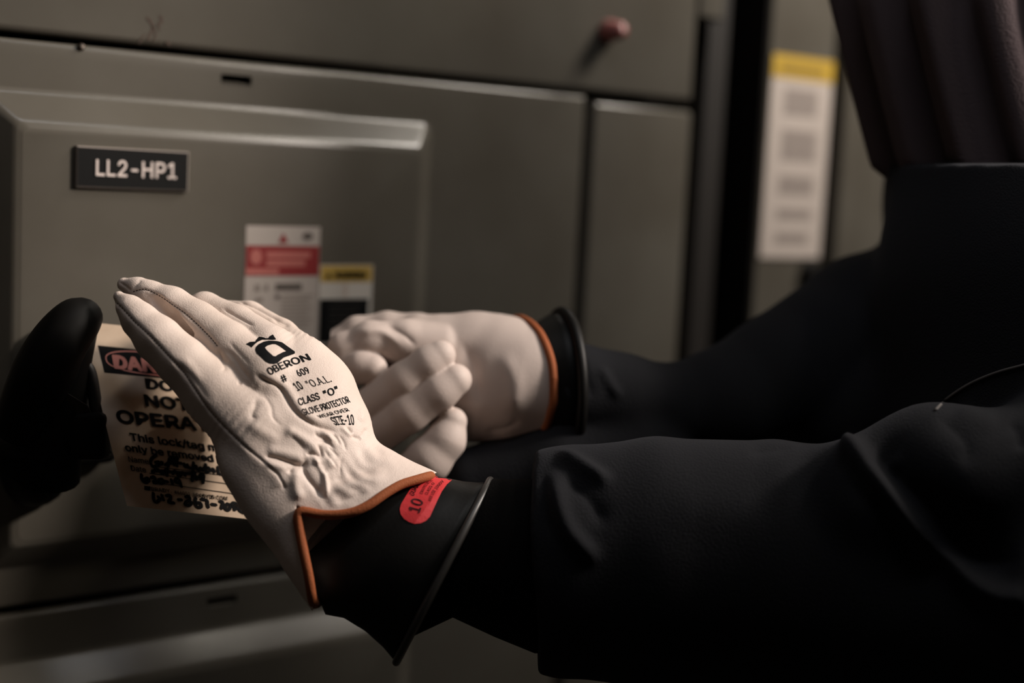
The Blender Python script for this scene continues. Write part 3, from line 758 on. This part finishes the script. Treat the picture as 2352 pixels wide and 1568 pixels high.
FOLDS = [
    (SEAM, 24, 5, 0.04), (SEAM, 3.6, -4.5, 0.01), (RSEAM, 3.4, -3.5, 0.02),
    (c4((250, 650), (400, 760), (600, 850), (700, 960), (790, 1120), (900, 1260), (1050, 1370), (1200, 1440), (1350, 1480), (1520, 1530)), 8, -9, 0.15),
    (c4((330, 640), (480, 740), (680, 850), (790, 980), (880, 1120), (990, 1250), (1150, 1340), (1330, 1400)), 13, 6, 0.2),
    (c5((240, 770), (400, 800), (550, 850), (720, 885)), 6, -8, 0.15), (c5((250, 690), (420, 720), (600, 770), (740, 830)), 12, 5, 0.2),
    (c5((230, 840), (400, 890), (540, 950)), 8, 4, 0.3), (c5((540, 1000), (590, 900), (700, 880), (740, 830)), 6, -8, 0.2),
    (c5((740, 760), (740, 860), (720, 950), (800, 1080), (900, 1200), (950, 1290)), 9, -9, 0.2),
    (c5((820, 750), (900, 880), (965, 1000), (990, 1150), (985, 1290)), 6, 8, 0.2), (c5((640, 900), (620, 1050), (640, 1200), (720, 1320)), 13, 8, 0.25),
    (c5((470, 420), (650, 530), (800, 630), (920, 750)), 12, 7, 0.2), (c5((520, 500), (640, 590), (700, 660), (760, 740)), 10, -4, 0.3),
    (c5((740, 750), (830, 745), (930, 770), (920, 700), (880, 620)), 5, -7, 0.15), (c5((870, 600), (980, 600), (1060, 650), (1100, 720)), 5, -6, 0.3),
    (c5((860, 450), (880, 520), (960, 560), (1060, 600)), 6, -6, 0.3), (c5((900, 480), (990, 500), (1040, 560), (1100, 610)), 7, 6, 0.3),
    (c5((1050, 500), (1120, 560), (1160, 650)), 4, -4, 0.3), (c5((1130, 500), (1200, 600), (1230, 720)), 4, -4, 0.3), (c5((1000, 640), (1080, 720), (1150, 800)), 4, -4, 0.3), (c5((960, 660), (1010, 760), (1080, 850), (1140, 930)), 4, -3.5, 0.3),
    (c5((1180, 780), (1160, 900), (1170, 1020)), 5, -3.5, 0.3), (c5((890, 830), (930, 920), (1000, 980)), 8, -6, 0.3), (c5((1000, 770), (1050, 850), (1090, 930)), 9, 5, 0.3),
    (c5((1240, 420), (1270, 460), (1300, 500)), 4, -5, 0.3), (c5((1290, 520), (1350, 550), (1420, 560)), 5, -5, 0.3), (c5((1150, 410), (1230, 480), (1300, 540)), 5, 4, 0.3), (c5((1420, 560), (1440, 490), (1480, 430)), 5, -3, 0.3), (c5((1380, 180), (1430, 280), (1380, 360)), 8, 3, 0.3),
    (c5((110, 60), (150, 130), (100, 280), (180, 330)), 12, -7, 0.3), (c5((130, 50), (250, 60), (330, 180), (360, 320), (500, 440)), 6, -3, 0.3), (c5((20, 330), (140, 430), (290, 520), (470, 620)), 14, 4, 0.3),
    (c5((1000, 1100), (1300, 990), (1560, 900), (1700, 870)), 16, -7, 0.25), (c5((980, 1230), (1200, 1140), (1450, 1060), (1750, 1020)), 12, 7, 0.25), (c5((1050, 1340), (1300, 1260), (1500, 1180)), 12, -5, 0.3),
    (z1((1045, 645), (1080, 740), (1100, 800), (1060, 830)), 6, -5, 0.3), (z1((1060, 650), (1150, 700), (1240, 830), (1330, 930)), 9, -4, 0.3),
    (z1((690, 700), (770, 790), (880, 900), (960, 1010), (1030, 1060)), 12, -4, 0.3), (z1((760, 700), (870, 830), (930, 930)), 10, 3, 0.3), (z1((1190, 910), (1215, 915), (1230, 920)), 4, -4, 0.3),
    (z1((1070, 345), (1200, 420), (1330, 490)), 5, -5, 0.2), (z1((1180, 290), (1320, 340), (1450, 410), (1600, 480)), 5, -7, 0.15), (z1((1450, 420), (1530, 470), (1600, 480)), 7, -6, 0.3), (z1((1110, 580), (1200, 680), (1300, 790)), 6, -2.5, 0.3),
    (z1((300, 150), (360, 190), (400, 225)), 4, -4, 0.2), (z1((400, 215), (440, 170), (480, 130)), 5, -3, 0.3),
]
GV = crease(GV, N, FOLDS, 0.8)
# gathers at the elastic of the wrist
_P, _ = proj(q2w(GV)); _T = (_P - ORG) @ AX[:2]; _V = (_P - ORG) @ VX[:2]; _N = normals(GV, GF)
_win = np.clip(1 - np.abs((_T + 128 + 0.12 * (_V - 110)) / 62), 0, 1) * np.clip((_V - 25) / 30, 0, 1) * np.clip((250 - _V) / 50, 0, 1) * np.clip(_N[:, 2] * 3, 0, 1)
GV = GV + _N * (_win * (1.0 * np.sin(_V / 4.4 + 1.7 * np.sin(_T / 17) + 0.8 * np.sin(_V / 21)) + 0.8 * np.sin(_V / 7.1 - _T / 13)))[:, None]
GW = q2w(GV)
# the palm-side flap hangs below the seam of the back: keep as one skin
glove = mk('leather_glove', GW, GF, LEATHER, man, True, label='cream leather glove, back of the hand to the camera, printed')
gbvh = BVHTree.FromPolygons(GW.tolist(), GF.tolist())
# print on the back of the glove
g = Geo()
def gtext(s, base, u0, u1, bold=0.0, m=0):
    V, F = text_flat(s, bold, 0.35); P = line_on(V, c4(*base), np.array(u0) * 0.1595, np.array(u1) * 0.1595)
    Wp, ok = conform(P, gbvh); g.add(Wp, [f[::-1] for f in F if all(ok[i] for i in f)], m)
gtext('OBERON', [(505, 700), (745, 588), (1100, 472)], (-60, -95), (-62, -88), 0.022)
gtext('#', [(690, 808), (768, 768)], (-58, -90), (-58, -90), 0.018)
gtext('609', [(925, 716), (1092, 660)], (-66, -84), (-66, -84), 0.014)
gtext('10', [(905, 926), (995, 885)], (-84, -110), (-84, -110), 0.012)
gtext('"O.A.L.', [(1075, 880), (1400, 790)], (-72, -98), (-72, -98), 0.0)
gtext('CLASS', [(930, 1135), (1232, 1040)], (-38, -98), (-38, -98), 0.018)
gtext('"O"', [(1300, 1022), (1500, 945)], (-42, -98), (-36, -98), 0.02)
gtext('GLOVE PROTECTOR', [(1005, 1272), (1340, 1185), (1665, 1085)], (-52, -86), (-52, -90), 0.014)
gtext('WEAR OVER', [(1225, 1318), (1655, 1212)], (-48, -42), (-48, -46), 0.008)
gtext('SIZE-10', [(1445, 1416), (1580, 1408), (1722, 1412)], (-85, -112), (-20, -150), 0.014)
crown = [(155, 250), (210, 218), (290, 212), (300, 190), (345, 143), (400, 150), (440, 165), (480, 165), (500, 135), (545, 110), (570, 150), (593, 183), (540, 187), (470, 180), (400, 185), (330, 215), (280, 255), (240, 298), (200, 270)]
oo = [(290, 330), (300, 290), (340, 250), (410, 215), (490, 200), (600, 205), (680, 225), (740, 270), (860, 355), (862, 385), (800, 410), (700, 445), (610, 525), (560, 537), (500, 530), (440, 500), (380, 440), (310, 380)]
oi = [(430, 300), (470, 270), (540, 250), (590, 250), (640, 280), (700, 325), (735, 352), (690, 365), (620, 400), (580, 425), (550, 420), (510, 385), (460, 340)]
for o_, h_ in ((crown, None), (oo, oi)):
    V, Fp = poly_flat(c4(*o_), None if h_ is None else c4(*h_), 5); Wp, ok = conform(V, gbvh); g.add(Wp, [f for f in Fp if all(ok[i] for i in f)])
g.obj('printed_lettering', INK, glove, label='black maker mark and glove data')
# stitches along the seams
for line, st in ((SEAM[:10], 7.5), (RSEAM, 7.0)):
    g = Geo()
    L = smooth_path(line, 240); d = np.concatenate([[0], np.cumsum(np.linalg.norm(np.diff(L, axis=0), axis=1))]); s0 = 4.0
    while s0 + 4 < d[-1]:
        seg = np.stack([np.interp(np.linspace(s0, s0 + 4.2, 4), d, L[:, i]) for i in (0, 1)], 1)
        Wp, ok = conform(seg, gbvh, 0.0002)
        if ok.all(): g.add(*tube(Wp, 0.00026, 6))
        s0 += st
    g.obj('stitching', THREAD, glove)
# orange binding round the hem
def cast(px, py, back=False):
    d = _n(ray(px, py))
    if not back: h = gbvh.ray_cast(Vector(CAM), Vector(d))
    else: h = gbvh.ray_cast(Vector(CAM + d * 2.0), Vector(-d))
    return None if h[0] is None else np.array(h[0])
near = []; far = []
for v in np.linspace(6, 421, 54):
    t = np.interp(v, HV, HT); p = None
    for inset in (5, 9, 14, 20):
        q = tv(t - inset, v); p = cast(*q)
        if p is not None and abs(proj(p)[1] - D0) < 0.075: break
    if p is not None:
        qq = tv(t + 2, v); near.append(at(qq[0], qq[1], proj(p)[1] - 0.0016))
for v in np.linspace(415, 20, 26):
    q = tv(-8, v); p = cast(q[0], q[1], True)
    if p is not None: q2 = tv(1, v); far.append(at(q2[0], q2[1], proj(p)[1]))
loop = np.array(near + far)
for _ in range(3): loop = 0.25 * np.roll(loop, 1, 0) + 0.5 * loop + 0.25 * np.roll(loop, -1, 0)
V, Fb = tube(loop, 0.0031, 14, closed=True)
mk('binding', V, Fb, BINDING, glove, True, label='orange cloth binding')

# --- nearer rubber glove: flared black cuff
def loft(rings, close0=True, close1=True):
    n = len(rings[0]); V = np.concatenate(rings); F = []
    for i in range(len(rings) - 1):
        for j in range(n): F.append([i * n + j, (i + 1) * n + j, (i + 1) * n + (j + 1) % n, i * n + (j + 1) % n])
    if close0: F.append(list(range(n)))
    if close1: F.append([(len(rings) - 1) * n + j for j in range(n)][::-1])
    return V, F
def ring(pa, pb, rz, dz, n=64, tilt=0.0, bow=0.0, wob=None):
    """ellipse whose long axis spans two px points; rz half depth, bow px along the arm on the near side"""
    pa, pb = np.array(pa, float), np.array(pb, float); c = (pa + pb) / 2; h = (pb - pa) / 2
    ax = np.array([-h[1], h[0]]); ax = ax / np.linalg.norm(ax); ax = ax if ax[0] > 0 else -ax
    out = []
    for j in range(n):
        t = 2 * math.pi * j / n; r = 1 + (wob(t) if wob else 0)
        p = c + h * math.cos(t) * r + ax * bow * math.sin(t); z = dz + rz * math.sin(t) * r + tilt * math.cos(t)
        out.append(q2w(p2q(p[0], p[1], z)))
    return np.array(out)
w_ = lambda t: 0.012 * math.sin(3 * t + 0.5)
RR = [ring((905, 1085), (690, 1285), 56, 0, tilt=20), ring((955, 1090), (722, 1350), 84, 0, tilt=40), ring((1000, 1091), (748, 1410), 106, 0, tilt=45, wob=w_), ring((1030, 1097), (790, 1418), 120, 0, tilt=45, wob=w_),
      ring((1065, 1104), (838, 1447), 126, 0, tilt=45, wob=w_), ring((1098, 1108), (880, 1486), 132, 0, tilt=45), ring((1122, 1106), (905, 1516), 138, 0, tilt=45)]
V, Fr = loft(RR, True, False)
ro = mk('rubber_glove', V, Fr, RUBBER, man, True, label='black rubber insulating glove under the printed leather glove')
so = ro.modifiers.new('thickness', 'SOLIDIFY'); so.thickness = 0.0016; so.offset = -1
V, Fb = tube(ring((1126, 1103), (910, 1520), 140, 0, 120, tilt=45), 0.0027, 14, closed=True)
mk('rolled_bead', V, Fb, mat('rubber_bead', (0.03, 0.028, 0.026), 0.38, spec=0.5), ro, True)  # bead highlight put into a lighter, slightly dusty colour
rb = BVHTree.FromPolygons(np.concatenate(RR).tolist(), loft(RR, True, False)[1])
lz = lambda *p: [(890 + x * 0.1148, 1060 + y * 0.1148) for x, y in p]
lab = lz((690, 320), (560, 440), (440, 570), (340, 730), (270, 850), (245, 950), (265, 1050), (330, 1140), (430, 1205), (540, 1240), (660, 1230), (770, 1180), (850, 1100), (900, 990), (960, 860), (1020, 730), (1090, 590), (1190, 450), (1290, 365), (1400, 335), (1290, 318), (1180, 300), (1090, 290), (900, 290))
g = Geo()
V, Fp = poly_flat(lab, None, 6); Wp, ok = conform(V, rb, 0.0004); g.add(Wp, [f for f in Fp if all(ok[i] for i in f)], 0)
def ltext(s, base, u, bold):
    V, F = text_flat(s, bold, 0.4); P = line_on(V, lz(*base), np.array(u) * 0.1148, np.array(u) * 0.1148); Wp, ok = conform(P, rb, 0.0007)
    g.add(Wp, [f[::-1] for f in F if all(ok[i] for i in f)], 1)
ltext('10', [(640, 1030), (720, 775)], (-220, -65), 0.012)
ltext('GUARDIAN', [(530, 690), (640, 480), (850, 335)], (-85, -40), 0.012)
ltext('EN60903 D120', [(700, 650), (790, 480), (920, 380)], (-55, -20), 0.004)
ltext('CLASS 0', [(800, 665), (860, 560), (950, 430)], (-55, -22), 0.004)
ltext('MAX USE 1000V', [(870, 800), (960, 600), (1140, 390)], (-55, -30), 0.004)
g.obj('size_label', [REDLAB, LABINK], ro, label='red rounded label marked 10')

# --- shirt cuff between rubber glove and jacket sleeve
RR = [ring((1075, 1125), (930, 1470), 100, -10, tilt=40), ring((1130, 1098), (1040, 1418), 135, -10, tilt=30), ring((1170, 1100), (1135, 1462), 150, -15, tilt=15), ring((1225, 1100), (1228, 1500), 165, -20), ring((1330, 1110), (1330, 1500), 170, -20)]
V, Fr = loft(RR); mk('undersleeve', V, Fr, CLOTHD, man, True, label='black inner sleeve showing at the wrist')

# --- jacket: torso and both sleeves in one
def ch(F, pts, k=20): cone_chain(F, [(p2q(x, y, z), r * (D0 - z * S) / D0) for x, y, r, z in pts], k, 60)
zw = np.array([0, 0, 1.0]); yw = np.array([0, 1.0, 0])
def es(x, y, ry, rz, z): k = (D0 - z * S) / D0; return (p2q(x, y, z), ry * k, rz * k, yw, zw)
F = Field((-230, -560, -1500), (2300, 1750, 420), 8.0)
# near sleeve
ell_chain(F, [es(1150, 1282, 236, 178, -20), es(1300, 1288, 262, 196, -20), es(1500, 1291, 285, 205, -20), es(1750, 1300, 288, 212, -20), es(1950, 1330, 300, 220, -20), es(2300, 1370, 320, 230, -30)], 20)
ch(F, [(1985, 1150, 150, 70), (2150, 1105, 172, 60), (2380, 1110, 172, 40), (2640, 1000, 220, 0)], 40)
ch(F, [(2300, 1370, 300, -30), (2640, 1000, 260, -60), (2640, 800, 240, -120)], 60)
sl, X, Y, Z = F.block(F.lo, F.lo + F.h * F.n)
kz = (D0 - Z * S) / D0
hemx = (1226 - CX) + 10 * np.sin((Y / kz) * 0.011) + 0.02 * Z
F.D = np.where((X / kz < 250) & (Z > -330), np.maximum(F.D, (hemx * 1.0 - X / kz)), F.D).astype(np.float32)
# far sleeve and torso
G = F.sub()
ch(G, [(1322, 905, 118, -480), (1420, 925, 112, -500), (1530, 945, 106, -540), (1670, 935, 138, -590), (1800, 880, 160, -650), (2000, 765, 182, -780), (2250, 720, 240, -900)], 25)
ch(G, [(1900, 960, 120, -620), (2060, 930, 160, -620), (2300, 1000, 220, -560)], 30)
ch(G, [(1090, 1115, 90, -440), (1290, 1080, 125, -460), (1450, 1060, 140, -500)], 30)
ch(G, [(2470, 440, 420, -560), (2470, 700, 440, -480), (2520, 1300, 470, -400), (2520, 2300, 500, -400)], 60)
ch(G, [(2470, 460, 430, -860), (2500, 800, 450, -820), (2540, 1300, 480, -700), (2540, 2300, 500, -700)], 60)
G.D = np.where(Y / kz < 380 - CY, np.maximum(G.D, (378 - CY) - Y / kz), G.D).astype(np.float32)
F.D = smin(F.D, G.D, 20); del G, kz, hemx
JV, JF = surface(F); del F
JV = smooth_mesh(JV, JF, 3); N = normals(JV, JF)
s7 = lambda *p: [(1150 + x * 0.5217, 750 + y * 0.5217) for x, y in p]
JF_ = [
    (s7((1480, 510), (1560, 560), (1680, 700), (1800, 850), (1950, 1000), (2080, 1130), (2200, 1190), (2330, 1195)), 26, 40, 0.06),
    (s7((1620, 480), (1720, 610), (1850, 760), (1990, 900), (2150, 1010), (2300, 1030)), 60, -48, 0.12),
    (s7((1500, 640), (1640, 800), (1760, 950), (1900, 1080)), 40, -10, 0.2),
    (s7((230, 545), (320, 590), (400, 640), (500, 700)), 16, 20, 0.3), (s7((270, 640), (330, 700), (400, 770), (470, 900)), 30, -12, 0.3),
    (s7((240, 620), (250, 760), (300, 900), (400, 1010), (450, 1050)), 20, 20, 0.25), (s7((190, 620), (200, 800), (220, 950)), 14, -8, 0.3),
    (s7((1600, 520), (1700, 570), (1780, 590)), 24, 10, 0.3), (s7((1300, 530), (1180, 540), (1080, 560)), 20, -6, 0.3),
    (s7((1900, 380), (1980, 430), (2060, 520), (2040, 640)), 30, -10, 0.3), (s7((2000, 340), (2100, 400), (2200, 420)), 24, 8, 0.3),
    (s7((2230, 400), (2280, 460), (2304, 560)), 22, -12, 0.3), (s7((700, 760), (900, 800), (1200, 800)), 60, 6, 0.3),
    (s7((250, 130), (280, 230), (310, 360)), 12, 10, 0.3), (s7((430, 160), (480, 250), (540, 330)), 12, 8, 0.3), (s7((340, 120), (380, 230), (400, 330)), 14, -9, 0.3)]
JV = crease(JV, N, JF_)
mk('jacket', q2w(JV), JF, CLOTH, man, True, label='dark navy work jacket with wide sleeves')
# thin edge of the jacket front, its highlight put into a lighter grey
jb = BVHTree.FromPolygons(q2w(JV).tolist(), JF.tolist())
Wp, ok = conform(smooth_path([(2148, 942), (2180, 912), (2230, 880), (2290, 855), (2352, 838), (2420, 820)], 40), jb, 0.001)
if ok.all(): mk('jacket_edge', *tube(Wp, 0.0010, 8), mat('lit_edge', (0.10, 0.09, 0.085), 0.8), man, True)

# --- hood: draped pleats above the collar
def hood_ring(y, xl, zc, n=260):
    out = []; rx = 470 + max(0, 60 - y) * 0.10; cx = xl + rx
    for j in range(n):
        t = 2 * math.pi * j / n
        pl_ = 0.13 * (abs(math.sin(9 * t + 0.5 + 0.35 * math.sin(4 * t))) - 0.6) + 0.018 * math.sin(15 * t + 1.3) + 0.008 * math.sin(41 * t)
        fade = min(1.0, max(0.25, (y + 620) / 600))
        r = 1 + pl_ * fade - 0.0
        out.append(p2q(cx + rx * math.cos(t) * r, y, zc + 470 * math.sin(t) * r))
    return q2w(np.array(out))
ys = np.linspace(-860, 430, 58); RR = []
for y in ys:
    xl = np.interp(y, [-860, -600, -300, 0, 224, 383, 430], [2130, 1985, 1918, 1930, 1984, 2026, 2085])
    RR.append(hood_ring(y, xl, -760))
top = np.concatenate(RR[:1]).mean(0)
for k, s_ in enumerate((0.94, 0.8, 0.55, 0.2)):
    RR.insert(0, top + (RR[0] * 0 + (RR[k] - top) * 0) + (np.array(hood_ring(-860, 2110, -760)) - top) * s_ + R @ np.array([0, (0.022, 0.05, 0.075, 0.085)[k], 0]))
V, Fr = loft(RR, True, False)
mk('hood', V, Fr, HOODM, man, True, label='draped charcoal hood hanging in folds')

# --- farther rubber glove, leather glove
RB = [ring((1190, 765), (1190, 1000), 95, -470, tilt=-20), ring((1225, 745), (1235, 1035), 130, -480, bow=20), ring((1262, 722), (1268, 1060), 150, -490, bow=40), ring((1288, 716), (1290, 1070), 158, -495, bow=48)]
V, Fr = loft(RB, True, False); ro2 = mk('rubber_glove', V, Fr, RUBBER, man, True, label='black rubber insulating glove on the farther hand')
so = ro2.modifiers.new('thickness', 'SOLIDIFY'); so.thickness = 0.0016; so.offset = -1
V, Fb = tube(ring((1290, 716), (1292, 1070), 160, -495, 90, bow=48), 0.0042, 12, closed=True); mk('rolled_bead', V, Fb, RUBBER, ro2, True)
F = Field((-480, -100, -720), (160, 420, -180), 4.0)
ell_chain(F, [es(930, 800, 80, 62, -470), es(985, 825, 100, 72, -470), es(1050, 850, 132, 80, -470), es(1120, 868, 143, 100, -475), es(1180, 880, 140, 118, -480), es(1240, 885, 140, 126, -490)], 20)
for f in ([(1012, 816, 35, -340), (985, 834, 40, -338), (930, 874, 43, -345), (855, 930, 46, -370)],
          [(1047, 872, 37, -335), (1010, 898, 43, -332), (940, 946, 46, -340), (860, 1000, 48, -370)],
          [(1040, 968, 33, -345), (1024, 1010, 45, -340), (985, 1055, 52, -340), (900, 1130, 52, -370)],
          [(856, 846, 34, -370), (830, 842, 38, -380), (790, 850, 44, -410)],
          [(1010, 800, 62, -440), (930, 786, 52, -420), (850, 782, 44, -405), (790, 800, 36, -400), (780, 850, 34, -400)],
          [(1060, 800, 78, -480), (960, 765, 45, -500), (890, 752, 36, -500), (820, 760, 33, -500), (760, 790, 28, -490)]):
    G = F.sub(); cone_chain(G, fin(f), 14); F.D = smin(F.D, G.D, 5)
sl, X, Y, Z = F.block(F.lo, F.lo + F.h * F.n)
al = math.radians(32); mq = p2q(1196, 885, -485)
F.D = np.maximum(F.D, ((X - mq[0]) * math.cos(al) - (Z - mq[2]) * -math.sin(al) * -1 * -1 * -1).astype(np.float32)) if False else np.maximum(F.D, ((X - mq[0]) * math.cos(al) - (Z - mq[2]) * math.sin(al)).astype(np.float32))
FV, FF = surface(F); del F
FV = smooth_mesh(FV, FF, 2)
N = normals(FV, FF)
FV = crease(FV, N, [([(1050, 770), (1090, 850), (1100, 940)], 30, -8, 0.3), ([(1150, 800), (1180, 880), (1170, 960)], 22, 6, 0.3), ([(1110, 990), (1160, 985), (1200, 960)], 12, -6, 0.3), ([(880, 740), (930, 770), (960, 800)], 12, -7, 0.3), ([(800, 770), (870, 760), (930, 800)], 10, 6, 0.3)])
FW = q2w(FV)
gl2 = mk('leather_glove', FW, FF, mat('shaded_leather', (0.50, 0.415, 0.375), 0.6, spec=0.3, bump=[('vor', 1100, 0.00011)]), man, True, label='cream leather glove on the farther hand, fingers curled')  # duller copy of the leather, far hand's shade put into the colour
# binding on the far cuff
fb = BVHTree.FromPolygons(FW.tolist(), FF.tolist())
dm = ((FV[:, 0] - mq[0]) * math.cos(al) - (FV[:, 2] - mq[2]) * math.sin(al))
rim = FV[np.abs(dm) < 3]; cen = rim.mean(0)
ang = np.arctan2((rim[:, 1] - cen[1]), (rim[:, 2] - cen[2])); rad = np.hypot(rim[:, 1] - cen[1], rim[:, 2] - cen[2])
lp = []
for a0 in np.linspace(-math.pi, math.pi, 48, endpoint=False):
    m = np.abs((ang - a0 + math.pi) % (2 * math.pi) - math.pi) < 0.12
    if m.sum():
        i = np.where(m)[0][np.argmax(rad[m])]; lp.append(rim[i])
V, Fb = tube(q2w(smooth_path(lp, 120, True)), 0.0032, 12, closed=True); mk('binding', V, Fb, BINDING, gl2, True, label='orange cloth binding')
